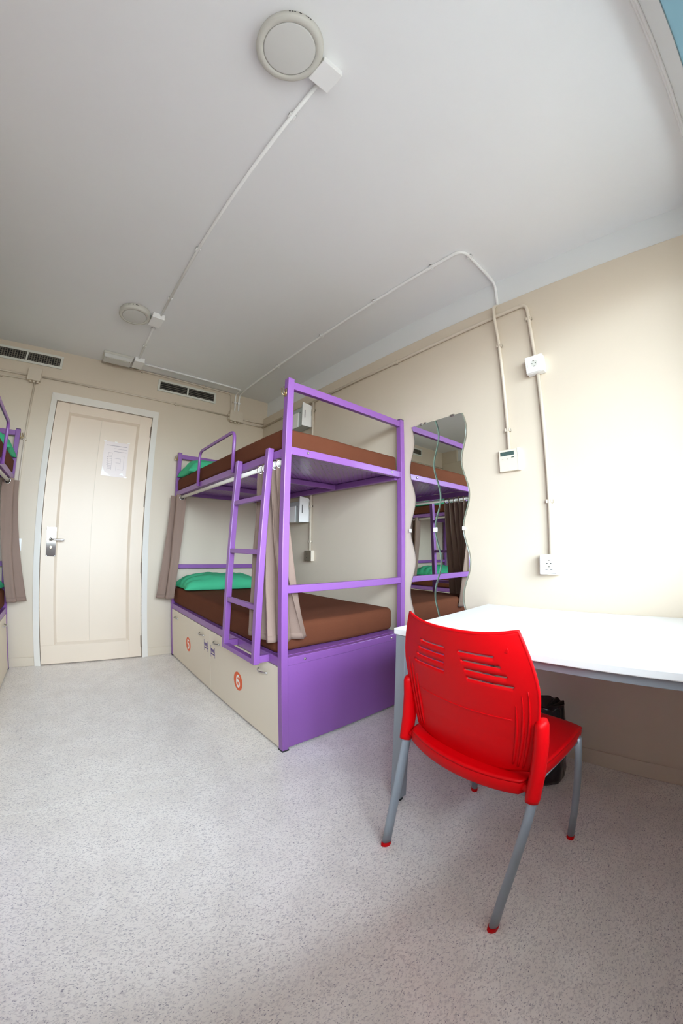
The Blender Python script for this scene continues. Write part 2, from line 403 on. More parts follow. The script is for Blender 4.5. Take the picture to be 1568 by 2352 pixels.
# ------------------------------------------------------------------ bunk beds
BY, BL, BW, P = 1.481, 1.994, .9415, .038
def lad(z): return -.030-(1.56-z)/(1.56-.455)*.060      # aisle face of the leaning ladder
ROD_U, ROD_Z, ROD_R = .0245, 1.4812, .0135
def bunk(sgn, x0, label, group, numbered):
    # local u: 0 at the aisle face, growing towards the wall
    X = lambda v: Vector((x0+sgn*v.x, v.y, v.z))
    B = lambda: MB(X)
    y0, y1 = BY, BY+BL
    rt = root('bunk_bed', (x0+sgn*BW/2, (y0+y1)/2, 0)); tag(rt, label, 'bunk bed', group)
    pm_ = 'purple_metal'
    for u in (0, BW-P):
        for y in (y0, y1-P):
            po = B().box(u, u+P, y, y+P, .006, 1.925).build('post', pm_, rt, bevel=.003)
            B().box(u-.001, u+P+.001, y-.001, y+P+.001, 0, .008).build('foot_cap', 'grey_cap', po)
            B().box(u+.001, u+P-.001, y+.001, y+P-.001, 1.924, 1.929).build('top_cap', 'grey_cap' if u or y > y0+.1 else pm_, po)
            if u == 0:   # coat hook on the aisle face
                zh = 1.845 if y == y0 else 1.87
                yc = y+P/2
                h = B(); h.box(-.003, 0, yc-.008, yc+.008, zh-.02, zh+.025)
                h.tube(rounded([(-.002, yc+.002, zh-.012), (-.022, yc+.004, zh-.014), (-.026, yc+.004, zh+.022)], .012), .003, 8)
                h.tube(rounded([(-.002, yc-.002, zh-.006), (-.016, yc-.004, zh-.004), (-.018, yc-.004, zh+.03)], .01), .003, 8)
                h.build('coat_hook', 'brass', po, smooth=True)
    for y in (y0+.004, y1-P+.004):     # end frames
        yy = y+.030
        B().box(P, BW-P, y, yy, 1.872, 1.914).build('top_bar', pm_, rt, bevel=.003)
        B().box(P, BW-P, y, yy, .821, .860).build('guard_bar', pm_, rt, bevel=.003)
        B().box(P, BW-P, y, yy, 1.517, 1.558).build('end_rail', pm_, rt, bevel=.003)
        B().box(P, BW-P, y, yy+.03, .457, .500).build('end_rail', pm_, rt, bevel=.003)
        B().box(P, BW-P, y+.004, y+.020, .012, .4565).build('end_panel', pm_, rt, bevel=.002)
    for u in (.142, .812):
        for z in (1.541, .478):
            B().lathe([(.0075, .0), (.0075, -.003), (.004, -.007)], (u, y0+.004, z), 14, 'y').build('bolt', 'chrome', rt, smooth=True)
    for u in (.003, BW-.062):            # side rails
        B().box(u, u+.032, y0+P, y1-P, 1.503, 1.546).build('side_rail', pm_, rt, bevel=.003)
        B().box(u, u+.032, y0+P, y1-P, .452, .498).build('side_rail', pm_, rt, bevel=.003)
    sh = B().box(.03, BW-.03, y0+P, y1-P, 1.548, 1.5515); sh.build('mattress_base', 'perforated_sheet', rt)
    B().box(.03, BW-.03, y0+P, y1-P, .4985, .502).build('mattress_base', pm_, rt)
    for y in (2.13, 2.80):
        w = B(); w.box(.035, BW-.035, y, y+.05, 1.540, 1.5478); w.box(.035, BW-.035, y, y+.008, 1.505, 1.548)
        w.build('cross_beam', pm_, rt, bevel=.002)
    # curtain rod under the upper rail
    rod = B().tube([(ROD_U, y0+P-.002, ROD_Z), (ROD_U, y1-P+.002, ROD_Z)], ROD_R, 16).build('curtain_rod', 'rod_paint', rt, smooth=True)
    for y in (1.530, 2.05, 3.20):
        B().tube([(ROD_U, y, ROD_Z+.012), (ROD_U, y, 1.505)], .0045, 10).build('rod_bolt', 'chrome', rod, smooth=True)
    # tubular guard at the pillow end
    B().tube(rounded([(-.008, 2.763, 1.512), (-.008, 2.763, 1.788), (-.008, 2.097, 1.788), (-.008, 2.097, 1.512)], .06, 8), .0115, 12).build('guard_loop', pm_, rt, smooth=True)
    # ladder
    la = root('ladder', X(Vector((-.05, 1.8, .455)))); la.parent = rt; la.location = WLOC[la.name]-WLOC[rt.name]
    ld_ = B()
    for y in (1.615, 1.990):
        a, b = lad(.452), lad(1.563)
        ld_ = B(); ld_.hexa([(a, y-.017, .452), (a+.034, y-.017, .452), (a+.034, y+.017, .452), (a, y+.017, .452)], [(b, y-.017, 1.563), (b+.034, y-.017, 1.563), (b+.034, y+.017, 1.563), (b, y+.017, 1.563)])
        ld_.build('stile', pm_, la, bevel=.003)
        u = lad(.475)+.033
        B().box(u, .004, y-.012, y+.012, .456, .494).build('bracket', pm_, la, bevel=.003)
    for z in (1.303, 1.021, .739):
        u = lad(z)+.003
        B().box(u, u+.028, 1.632, 1.973, z-.013, z+.013).build('rung', pm_, la, bevel=.003)
    u = lad(.465)
    B().box(u, u+.034, 1.632, 1.973, .452, .478).build('rung', pm_, la, bevel=.003)
    # storage drawers
    for k, (ya, yb, hs) in enumerate(((2.445, 3.434, (3.28, 2.612)), (1.521, 2.437, (2.316, 1.675)))):
        d = B().box(.003, .021, ya, yb, .012, .4475).build('drawer_front', 'white_laminate', rt, bevel=.0015)
        B().box(.0215, BW-.06, ya+.01, yb-.01, .02, .43).build('drawer_body', 'white_laminate', rt)
        for yc in hs:
            pts = [(.003, yc-.05, .386)]+[(.003-.026*math.sin(math.pi*t/10), yc-.05+.1*t/10, .386) for t in range(1, 10)]+[(.003, yc+.05, .386)]
            B().tube(pts, .0055, 8, ry=.0035, up=(0, 0, 1)).build('handle', 'steel', d, smooth=True)
        if numbered:
            yc = (2.94, 1.983)[k]; zc = .228
            disc = B().prism([(.0026, yc+.058*math.cos(a*math.pi/20), zc+.058*math.sin(a*math.pi/20)) for a in range(40)], (-.0006, 0, 0)).build('number_disc', 'orange_vinyl', d)
            if k == 0: st_ = [(.019, .033), (-.013, .033), (-.016, .006)]+[(-.001+.020*math.cos(q), -.012+.021*math.sin(q)) for q in [2.35-i*.34 for i in range(14)]]
            else: st_ = [(.017, .026), (.008, .034), (-.004, .033), (-.014, .020), (-.0175, .0)]+[(.0005+.018*math.cos(q), -.014+.019*math.sin(q)) for q in [math.pi-.2+i*2*math.pi/18 for i in range(19)]]
            nm = B(); hw = .0068
            for i in range(len(st_)-1):
                a, b = Vector(st_[i]), Vector(st_[i+1]); t_ = (b-a).normalized(); n_ = Vector((-t_.y, t_.x))*hw; a = a-t_*.003; b = b+t_*.003
                nm.prism([(.0019, yc-q.x, zc+q.y) for q in (a-n_, b-n_, b+n_, a+n_)], (-.0004-.00004*i, 0, 0))
            nm.build('numeral', 'white_vinyl', d)
            # small violet bed emblem
            ye, ze = (2.522, 2.388)[k], (.317, .304)[k]
            em = B()
            def eb(a, b, c, d_): em.box(.0018, .0028, ye+a, ye+b, ze+c, ze+d_)
            eb(.034, .037, -.04, .045); eb(-.037, -.034, -.035, .04)
            eb(-.034, .034, -.018, -.010); eb(-.034, .03, .0, .004)
            for q in range(3): eb(.020-.019*q-.008, .020-.019*q+.006, .006, .024-.003*(q % 2))
            eb(.026, .034, .008, .02)
            em.build('emblem', 'violet_vinyl', d)
    return rt
bed_r = bunk(1, .924, 'purple metal bunk bed with orange numbers 5 and 6 on its drawers', 'bunk beds', True)
bed_l = bunk(-1, -.457, 'purple metal bunk bed on the other side of the door from the mirrors', 'bunk beds', False)

def cushion(x0, x1, y0, y1, z0, z1, r, name, m, sag=.004, seed=0):
    # rounded mattress block with slight unevenness
    n = 6
    b = bmesh.new(); bmesh.ops.create_cube(b, size=1)
    for v in b.verts: v.co = Vector((v.co.x*(x1-x0), v.co.y*(y1-y0), v.co.z*(z1-z0)))
    bmesh.ops.subdivide_edges(b, edges=[e for e in b.edges if abs(e.verts[0].co.y-e.verts[1].co.y) > .5], cuts=16, use_grid_fill=True)
    bmesh.ops.subdivide_edges(b, edges=[e for e in b.edges if abs(e.verts[0].co.x-e.verts[1].co.x) > .5], cuts=8, use_grid_fill=True)
    bmesh.ops.bevel(b, geom=[e for e in b.edges if e.is_manifold and e.calc_face_angle() > 1], offset=r, segments=5, profile=.5, affect='EDGES')
    for v in b.verts:
        v.co += Vector((noise.noise(v.co*5+Vector((seed, 0, 0))), noise.noise(v.co*5+Vector((0, seed+9, 0))), .6*noise.noise(v.co*4+Vector((0, 0, seed+4)))))*sag
    me = bpy.data.meshes.new(name); b.to_mesh(me); b.free(); me.materials.append(MATS[m])
    for p_ in me.polygons: p_.use_smooth = True
    o = bpy.data.objects.new(name, me); COL.objects.link(o); o.location = ((x0+x1)/2, (y0+y1)/2, (z0+z1)/2); WLOC[o.name] = o.location.copy()
    # piping seam
    return o
def mattress(sgn, x0, z0, z1, label, group, y0, u0, u1, r, seed):
    xs = sorted((x0+sgn*u0, x0+sgn*u1))
    o = cushion(xs[0], xs[1], y0, 3.425, z0, z1, r, 'mattress', 'brown_cloth', .005, seed)
    return tag(o, label, 'mattress', group)
def pillow(x0, x1, y0, y1, z0, h, label, group, seed, tilt=0.):
    random.seed(seed)
    cx, cy = (x0+x1)/2, (y0+y1)/2; a, b = (x1-x0)/2, (y1-y0)/2
    def side(top):
        def f(s, t):
            u, v = 2*s-1, 2*t-1
            e = max(0, (1-abs(u)**3.2)*(1-abs(v)**2.6))**.5
            pin = 1-.10*(u*u)*(1-abs(v))-.0
            x = cx+a*u*(1-.07*(v*v < .8)*(1-v*v)*abs(u)); y = cy+b*v*(1-.10*(1-u*u)*abs(v)*.5)
            n = noise.noise(Vector((u*2.2+seed, v*2.0, top*3)))*.5+noise.noise(Vector((u*7+seed, v*6, top*7)))*.3
            fold = .5*max(0, abs(u)-.45)*math.sin(v*13+u*5+seed)
            z = z0+h*.17+(h*.83 if top else -h*.17)*e*(1+.26*n+(.45*fold if top else 0))
            z += tilt*(v+1)*.5*h*(min(1, e*1.4) if top else 0)      # the far side is propped up
            return (x, y, max(z, z0+.002))
        return f
    w = MB(); w.grid(side(1), 40, 24); w.grid(side(0), 40, 24)
    o = w.build('pillow', 'green_cloth', None, smooth=True)
    b_ = bmesh.new(); b_.from_mesh(o.data); bmesh.ops.remove_doubles(b_, verts=b_.verts, dist=.0015); bmesh.ops.recalc_face_normals(b_, faces=b_.faces); b_.to_mesh(o.data); b_.free()
    for p_ in o.data.polygons: p_.use_smooth = True
    return tag(o, label, 'pillow', group)
def pill(sgn, x0, *a, **k):
    u0, u1 = a[0], a[1]; xs = sorted((x0+sgn*u0, x0+sgn*u1)); return pillow(xs[0], xs[1], *a[2:], **k)

def curtain(sgn, x0, top, bot, z1, z0, folds, amp_t, amp_b, label, group, seed, ease=1.5, nu=260):
    X = lambda v: Vector((x0+sgn*v.x, v.y, v.z))
    rt = root('curtain', X(Vector((bot[0][0], bot[0][1], z0)))); tag(rt, label, 'curtain', group)
    top, bot = rounded([Vector(q) for q in top], .012), rounded([Vector(q) for q in bot], .02)
    def poly(pts, s):
        L = [0]
        for a, b in zip(pts, pts[1:]): L.append(L[-1]+(b-a).length)
        d = s*L[-1]
        for i in range(len(pts)-1):
            if d <= L[i+1]+1e-9:
                return pts[i].lerp(pts[i+1], (d-L[i])/max(1e-9, L[i+1]-L[i])), (pts[i+1]-pts[i]).normalized()
    def f(s, t):     # t=0 top
        e = max(0, t-.06)**ease/(.94**ease)
        pa, ta = poly(top, s); pb, tb = poly(bot, s)
        c = pa.lerp(pb, e); tg = (ta.lerp(tb, e)).normalized(); n = Vector((-tg.y, tg.x))
        am = amp_t*(1-e)+amp_b*e
        ph = 2*math.pi*folds*s+math.pi/2+.5*math.sin(3*t+seed)*min(1, t/.2)
        k = min(1, t/.15)
        c = c+n*am*math.sin(ph)*(1+.3*k*noise.noise(Vector((s*6, t*1.5, seed))))+tg*am*.35*k*math.sin(2*ph)
        c = c+n*.006*k*noise.noise(Vector((s*10, t*5, seed+3)))
        z = z1+(z0-z1)*t+.006*noise.noise(Vector((s*5, t, seed)))*t
        if 1.575 < c.y < 2.03:                    # the cloth lies against the back of the ladder
            lim = lad(z)+.0385; w_ = min(1, (c.y-1.575)/.018)
            lim = lim*w_+(-.2)*(1-w_) if w_ < 1 else lim
            if c.x < lim: c.x = lim
        return Vector((c.x, c.y, z))
    # eyelets where the cloth passes through the line of the rod
    zr = ROD_Z-.0049; tr = (z1-zr)/(z1-z0); rings = []; N = 2000; pv = f(0, tr)
    for i in range(1, N+1):
        q = f(i/N, tr)
        if (pv.x-ROD_U)*(q.x-ROD_U) <= 0 and pv.x != q.x:
            a, b = f(max(0, i/N-.006), tr), f(min(1, i/N+.006), tr); T = Vector((b.x-a.x, b.y-a.y, 0)).normalized()
            rings.append((Vector((ROD_U, q.y, zr)), T, i/N))
        pv = q
    TS_ = [.072*i/26 for i in range(27)]+[.072+.928*i/36 for i in range(1, 37)]; nv = len(TS_)-1
    def keep(a, b):
        jj = int(b*nv); q = f(a, (TS_[jj]+TS_[jj+1])/2)
        return all((q-c).length > .0195 for c, T, s_ in rings)
    MB(X).grid(lambda a, b: f(a, TS_[int(round(b*nv))]), nu, nv, keep).build('cloth', 'curtain_cloth', rt, smooth=True, solid=.0018, fix=False)
    MB(X).grid(lambda s, t: f(s, .965+.035*t), nu, 2).build('hem', 'curtain_cloth', rt, smooth=True, solid=.0040, fix=False)
    for c_, T, s_ in rings:
        w = MB(X); n = 24; v = []; fs = []; en = Vector((-T.y, T.x, 0))
        for i in range(n):
            a = 2*math.pi*i/n
            for j in range(8):
                q = 2*math.pi*j/8; r = .0215+.0035*math.cos(q)
                v.append(c_+T*r*math.cos(a)+Vector((0, 0, 1))*r*math.sin(a)+en*.0035*math.sin(q))
        for i in range(n):
            for j in range(8): fs.append((i*8+j, ((i+1) % n)*8+j, ((i+1) % n)*8+(j+1) % 8, i*8+(j+1) % 8))
        w.add(v, fs).build('eyelet', 'chrome', rt, smooth=True)
    return rt
for sgn, x0, side in ((1, .924, 'r'), (-1, -.457, 'l')):
    near = 'on the bed with drawers 5 and 6' if side == 'r' else 'on the bed across the door from the mirrors'
    g = 'on the bed beside the mirrors' if side == 'r' else 'on the bed away from the mirrors'
    mattress(sgn, x0, 1.552, 1.668, 'brown mattress on the upper bunk '+near, 'brown mattresses', 1.523, .012, .915, .022, 1 if side == 'r' else 7)
    mattress(sgn, x0, .503, .652, 'brown mattress on the lower bunk '+near, 'brown mattresses', 1.562, .012, .916, .03, 4 if side == 'r' else 11)
    pill(sgn, x0, -.005, .70, 3.04, 3.42, 1.661, .152, label='mint green pillow on the upper bunk '+near, group='green pillows', seed=2 if side == 'r' else 5, tilt=.35)
    pill(sgn, x0, .0, .80, 3.02, 3.415, .645, .127, label='mint green pillow on the lower bunk '+near, group='green pillows', seed=3 if side == 'r' else 6, tilt=.25)
    curtain(sgn, x0, [(-.05, 3.402), (.062, 3.388), (.066, 3.345), (-.018, 3.332), (-.020, 3.295), (.062, 3.28)], [(-.16, 3.392), (-.05, 3.380), (-.02, 3.352), (-.075, 3.34), (-.07, 3.318), (-.02, 3.305)], 1.501, .556, 2, .003, .010,
            'grey-brown curtain tied at the pillow end '+near, 'bunk curtains', 1, nu=200)
    if side == 'r':
        curtain(sgn, x0, [(.0265, 1.80), (.0265, 1.547)], [(-.034, 1.775), (-.030, 1.66), (-.028, 1.56), (-.005, 1.536), (.09, 1.535), (.205, 1.535)], 1.501, .572, 5, .021, .018,
                'grey-brown curtain bunched beside the ladder '+near, 'bunk curtains', 5)
    else:
        curtain(sgn, x0, [(.0265, 1.86), (.0265, 1.547)], [(-.034, 1.90), (-.030, 1.545)], 1.501, .575, 5, .021, .03,
                'grey-brown curtain gathered beside the ladder '+near, 'bunk curtains', 8)

# ------------------------------------------------------------------ desk
DXF, DYE, DZT, DYN = 1.0617, .896, .742, -.300
dk = root('desk', ((DXF+XR)/2, (DYE+DYN)/2, 0)); tag(dk, 'white topped desk with grey metal legs along the wall', 'desk')
MB().box(DXF, XR-.003, DYN, DYE, DZT-.024, DZT).build('desktop', 'desk_laminate', dk, bevel=.003)
lw = .046
for x in (DXF+.006, XR-.012-lw):
    for y in (DYE-.006-lw, DYN+.006):
        lg = MB().box(x, x+lw, y, y+lw, .018, DZT-.024).build('leg', 'grey_metal', dk, bevel=.003)
        MB().lathe([(.017, 0), (.019, .003), (.019, .01), (.01, .012), (.01, .019)], (x+lw/2, y+lw/2, 0), 16).build('levelling_foot', 'black_rubber', lg)
for y in (DYE-.006-lw+.008, DYN+.014):
    MB().box(DXF+.006+lw, XR-.012-lw, y, y+.03, DZT-.064, DZT-.024).build('apron', 'grey_metal', dk, bevel=.002)
for x in (DXF+.024, XR-.05):
    MB().box(x, x+.02, DYN+.006+lw, DYE-.006-lw, DZT-.054, DZT-.024).build('apron', 'grey_metal', dk, bevel=.002)

# ------------------------------------------------------------------ chair (u forwards, l to its left, z up)
CF = Vector((.99291491, -.11882754, 0)); CL = Vector((.11882754, .99291491, 0)); CO = Vector((1.0825, .477, 0))
CX_ = lambda v: CO+CF*v.x+CL*v.y+Vector((0, 0, v.z))
ch = root('chair', CO); tag(ch, 'red plastic chair with slotted backrest and grey metal legs', 'chair')
def chair_back(s, t):     # s -1..1 across, t 0 bottom..1 top
    hw = .196+.064*math.sin(min(1, t/.62)*math.pi/2)*(1-t**3.2*1.0)-.014*t**4
    hw = .198+(.028*math.sin(math.pi*min(1, t/.6)/2) if t < .6 else .028-.046*((t-.6)/.4)**1.7)
    zt = .462+.374*t
    u = -.150-.028*math.sin(t*1.8)-.05*t**2.2
    u += -.042*(1-s*s)*(.55+.45*t)+.008
    z = zt+(-.012*(1-s*s) if t < .2 else 0)+.016*t**6*(abs(s)**3)-(.018*(1-t)**6)*(1-s*s)
    return Vector((u, s*hw, z))
slots = [(.779-.0248*k, .022+.006*k, .122+.0155*k) for k in range(4)]
TS = [0.0]
for zc_, l0, l1 in slots[::-1]:
    t0, t1 = (zc_-.0038-.462)/.374, (zc_+.0038-.462)/.374
    n_ = max(2, round((t0-TS[-1])/.02)); a_ = TS[-1]
    TS += [a_+(t0-a_)*i/n_ for i in range(1, n_+1)]; TS += [t0+(t1-t0)*.5, t1]
a_ = TS[-1]; TS += [a_+(1-a_)*i/12 for i in range(1, 13)]
NU, NV = 140, len(TS)-1
def keep(a, b):
    j = int(b*NV); t = (TS[j]+TS[j+1])/2; p_ = chair_back(2*a-1, t); zz = .462+.374*t
    for zc, l0, l1 in slots:
        if abs(zz-zc) < .0038 and l0 < abs(p_.y) < l1: return False
    return True
w = MB(CX_); w.grid(lambda a, b: chair_back(2*a-1, TS[int(round(b*NV))]), NU, NV, keep)
bk = w.build('backrest', 'red_plastic', ch, smooth=True, solid=.007, offset=0, fix=False)
# rolled rim on the shell, ribs and crease
def off(p_, d): return Vector((p_.x-d, p_.y, p_.z))
rim = [chair_back(-1, i/30) for i in range(31)]+[chair_back(-1+2*i/30, 1) for i in range(1, 30)]+[chair_back(1, 1-i/30) for i in range(31)]
MB(CX_).tube(rim, .0048, 8).build('rim', 'red_plastic', bk, smooth=True)
for sg in (-1, 1):
    for k, (s, ta, tb) in enumerate(((.93, .03, .64), (.86, .04, .60), (.79, .06, .52))):
        pth = [off(chair_back(sg*(s-.03*(i/16)**2), ta+(tb-ta)*i/16), .003+.0012) for i in range(17)]
        MB(CX_).tube(pth, [.0012+.0034*math.sin(math.pi*min(1, .15+i/16*.9)) for i in range(17)], 8).build('rib', 'red_plastic', bk, smooth=True)
MB(CX_).tube([off(chair_back(-.72+1.44*i/24, .40-.012*(1-(2*i/24-1)**2)), .0035) for i in range(25)], .0022, 6).build('crease', 'red_plastic', bk, smooth=True)
MB(CX_).lathe([(.0075, -.0034), (.0065, -.0042), (.003, -.0040)], chair_back(-.78, .90), 20, 'x').build('maker_mark', 'red_plastic', bk, smooth=True)
# seat shell
def seat(a, b):           # a across, b from rear to front
    s = 2*a-1
    hw = .206+.010*math.sin(b*math.pi)-.010*b**6-.010*(max(0, .08-b)/.08)**2
    u = -.178+.448*b-.038*(1-s*s)*(1-b)**3+.012*(1-s*s)*b**4-.02*(abs(s)**6)*(b**6)
    z = .446-.014*(1-s*s)*math.sin(math.pi*min(1, b*1.05))**.8-.022*b**8-.010*(1-b)**6+.004*abs(s)**3
    return Vector((u, s*hw, z))
w = MB(CX_); n1, n2 = 40, 40
w.grid(lambda a, b: seat(a, b), n1, n2)
st = w.build('seat', 'red_plastic', ch, smooth=True, solid=.008, offset=-1, fix=False)
# deep skirt round the seat
edge = [seat(a/40, 0) for a in range(41)]+[seat(1, b/40) for b in range(1, 41)]+[seat(1-a/40, 1) for a in range(1, 41)]+[seat(0, 1-b/40) for b in range(1, 40)]
n = len(edge)
w = MB(CX_); v = []
for (dz, sc) in ((.002, .995), (-.004, 1.006), (-.030, 1.0), (-.036, .985), (-.034, .95)):
    for p_ in edge: v.append(Vector((.03+(p_.x-.03)*sc, p_.y*sc, p_.z+dz)))
w.add(v, [(k*n+i, k*n+(i+1) % n, (k+1)*n+(i+1) % n, (k+1)*n+i) for k in range(4) for i in range(n)])
w.build('seat_skirt', 'red_plastic', st, smooth=True)
for sg in (-1, 1):
    fx = -.248 if sg > 0 else -.246
    low = [(fx, sg*.2215, .008), (-.232, sg*.223, .10), (-.205, sg*.227, .22), (-.178, sg*.231, .34), (-.160, sg*.232, .43), (-.155, sg*.232, .60)]
    lg = MB(CX_).tube(low, .019, 18, ry=.0115, up=(1, 0, 0)).build('leg', 'grey_metal', ch, smooth=True)
    MB(CX_).tube([(fx-.0015, sg*.2213, .0), (fx+.001, sg*.2217, .014)], .0205, 18, ry=.013, up=(1, 0, 0)).build('foot_tip', 'red_plastic', lg)
    # plastic sleeve that holds the backrest
    w = MB(CX_); pth = [(-.172, sg*.232, .398), (-.168, sg*.232, .41), (-.158, sg*.232, .48), (-.157, sg*.231, .56), (-.163, sg*.230, .612), (-.165, sg*.230, .622), (-.166, sg*.230, .627)]
    w.tube(pth, [.024, .026, .027, .026, .024, .020, .012], 20, ry=None)
    for vv in w.v:
        d = (vv-CO).dot(CL)-sg*.231; vv -= CL*d*.30
    sl = w.build('back_sleeve', 'red_plastic', ch, smooth=True)
    MB(CX_).tube([(-.160, sg*.185, .428), (-.166, sg*.225, .424)], [.010, .012], 12).build('seat_lug', 'red_plastic', sl, smooth=True)
    front = [(.248, sg*.215, .008), (.243, sg*.214, .12), (.232, sg*.211, .25), (.214, sg*.207, .36), (.195, sg*.204, .425)]
    lg = MB(CX_).tube(front, .0125, 16).build('leg', 'grey_metal', ch, smooth=True)
    MB(CX_).tube([(.2485, sg*.2152, 0), (.248, sg*.215, .014)], .0138, 16).build('foot_tip', 'red_plastic', lg)
    MB(CX_).tube([(.195, sg*.2, .412), (-.16, sg*.2, .405)], .010, 12).build('side_tube', 'grey_metal', ch, smooth=True)
MB(CX_).tube([(.19, -.2, .412), (.19, .2, .412)], .010, 12).build('cross_tube', 'grey_metal', ch, smooth=True)

# ------------------------------------------------------------------ black bin bag under the desk
bc = Vector((1.655, .485, 0))
def bagf(s, t):
    a = 2*math.pi*s
    r = .118*(.90+.10*min(1, t/.06))*(1-.10*t-.42*max(0, t-.35)**1.3)
    q = Vector((math.cos(a)*1.5, math.sin(a)*1.5, t*2.4))
    r *= 1+.10*noise.noise(q)+.06*noise.noise(q*2.7+Vector((4, 1, 2)))+.018*math.sin(7*a+5*noise.noise(q))*t
    z = .355*t+.012*noise.noise(q*1.7)*t
    return bc+Vector((r*math.cos(a), r*math.sin(a), max(0, z)))
w = MB(); w.grid(bagf, 96, 36)
top = len(w.v)
w.add([bc+Vector((0, 0, .33))], []); n = 97
for i in range(96): w.f.append((36*n+i, 36*n+i+1, top)); w.mi.append(0)
w.add([bc+Vector((0, 0, .0))], [])
for i in range(96): w.f.append((i+1, i, top+1)); w.mi.append(0)
tag(w.build('bin_bag', 'black_bag', None, smooth=True), 'black plastic rubbish bag standing on the floor under the desk', 'bag')

# ------------------------------------------------------------------ wavy mirrors on the wall
MX = XR-.0055
def mx(y): return MX+(y-1.425)*.026       # the edge by the desk stands 1 cm off the wall
def wave(z): return -.0215*math.cos(2*math.pi*(z-1.760)/.3955)
def mirror_strip(yc, label, bl, br):
    rt = root('wavy_mirror', (MX, yc, .25)); tag(rt, label, 'mirror', 'wavy wall mirrors')
    n = 120; zs = [.245+(1.86-.245)*i/n for i in range(n+1)]
    hw = .0975
    def edge(sg, ins):
        out = []
        for z in zs:
            d = z-.245; k = .03*(1-math.sqrt(max(0, 1-((.03-d)/.03)**2))) if d < .03 else 0
            out.append((yc+sg*(hw-ins-k)+wave(z), z))
        return out
    def strip(a, da, b, db, name, m):
        v = [(mx(y)+da, y, z) for y, z in a]+[(mx(y)+db, y, z) for y, z in b]
        w = MB(); w.add(v, [(i, i+1, n+2+i, n+1+i) for i in range(n)]); return w.build(name, m, rt, fix=False)
    strip(edge(1, bl), 0, edge(-1, br), 0, 'mirror_face', 'mirror')
    strip(edge(1, 0), .0015, edge(1, bl), 0, 'bevelled_edge', 'glass_edge')
    strip(edge(-1, br), 0, edge(-1, 0), .0015, 'bevelled_edge', 'glass_edge')
    ring = edge(1, 0)+edge(-1, 0)[::-1]; m = len(ring)
    vv = [(mx(y)+.0015, y, z) for y, z in ring]+[(XR-.0005, y, z) for y, z in ring]
    w = MB(); w.add(vv, [(i, (i+1) % m, m+(i+1) % m, m+i) for i in range(m)]+[tuple(range(m, 2*m))])
    w.build('backing', 'slat_grey', rt)
    return rt
m1 = mirror_strip(1.3185, 'wavy mirror strip next to the purple bed post', .003, .005)
m2 = mirror_strip(1.1205, 'wavy mirror strip next to the desk', .005, .0015)
def clip(par, y0, y1, s0, s1, z0, z1, q0, q1, m='white_plastic'):   # plate extent, then the stem that reaches the wall
    ym = (y0+y1)/2; w = MB()
    w.box(mx(ym)-.005, mx(ym)-.0004, y0, y1, z0, z1); w.box(mx(ym)-.002, XR+.0005, s0, s1, q0, q1)
    w.build('mirror_clip', m, par)
zc_ = 1.164; e1, em_, e2 = 1.3185+.0975+wave(zc_), 1.2195+wave(zc_), 1.1205-.0975+wave(zc_)
clip(m1, e1-.004, e1+.008, e1+.0025, e1+.0075, zc_-.011, zc_+.011, zc_-.006, zc_+.006)
clip(m1, em_-.012, em_+.012, em_-.0007, em_+.0007, zc_-.013, zc_+.013, zc_-.003, zc_+.003)
clip(m2, e2-.008, e2+.004, e2-.0075, e2-.0025, zc_-.011, zc_+.011, zc_-.006, zc_+.006)
for yy, par in ((1.30, m1), (1.335, m1), (1.10, m2), (1.085, m2)):
    clip(par, yy-.007, yy+.007, yy-.007, yy+.007, 1.855, 1.866, 1.8606, 1.866, 'steel')

# ------------------------------------------------------------------ conduits
def conduit(path, label, clips=(), r=.0085, m='beige_plastic', bend=.05, group=None, wall=None, mats=None):
    P_ = rounded(path, bend, 6)
    w = MB(); w.tube(P_, r, 12)
    rt = root('conduit', path[0]); tag(rt, label, 'conduit', group)
    w.build('pipe', m, rt, smooth=True)
    for (c, d, nn) in clips:      # centre, pipe direction, direction to the wall
        c, d, nn = Vector(c), Vector(d).normalized(), Vector(nn).normalized(); sd = d.cross(nn)
        b = MB(lambda v, c=c, d=d, nn=nn, sd=sd: c+d*v.x+sd*v.y+nn*v.z)
        ww = r+.006
        b.box(-.009, .009, -ww, ww, r*.2, r+.0005)
        b.box(-.009, .009, -ww, -r*.75, -r*.9, r+.0005); b.box(-.009, .009, r*.75, ww, -r*.9, r+.0005)
        b.build('clip', m, rt, bevel=.0015)
    return rt
up = (0, 0, 1); R_ = .0085; zc = H-R_-.0005
conduit([(.409, .60, zc), (.405, 1.7, zc), (.409, 2.49, zc)], 'white conduit on the ceiling between the two round lamps', [((.409, .785, zc), (0, 1, 0), up), ((.405, 1.715, zc), (0, 1, 0), up), ((.408, 2.25, zc), (0, 1, 0), up)], m='white_plastic', r=R_)
conduit([(.400, 2.60, zc), (.408, 3.245, zc)], 'short white conduit between the lamp over the door and the emergency light', [((.401, 2.70, zc), (0, 1, 0), up), ((.405, 3.0, zc), (0, 1, 0), up)], m='white_plastic', r=R_)
yw = YB-R_-.0005
conduit([(.462, 3.333, zc), (1.492, 3.338, zc), (1.500, yw-.0, zc), (1.503, yw, 2.482)], 'white conduit on the ceiling from the emergency light to the junction box', [((.60, 3.333, zc), (1, 0, 0), up), ((.99, 3.335, zc), (1, 0, 0), up), ((1.40, 3.338, zc), (1, 0, 0), up), ((1.503, yw, 2.60), (0, 0, 1), (0, 1, 0))], m='white_plastic', r=R_, bend=.03)
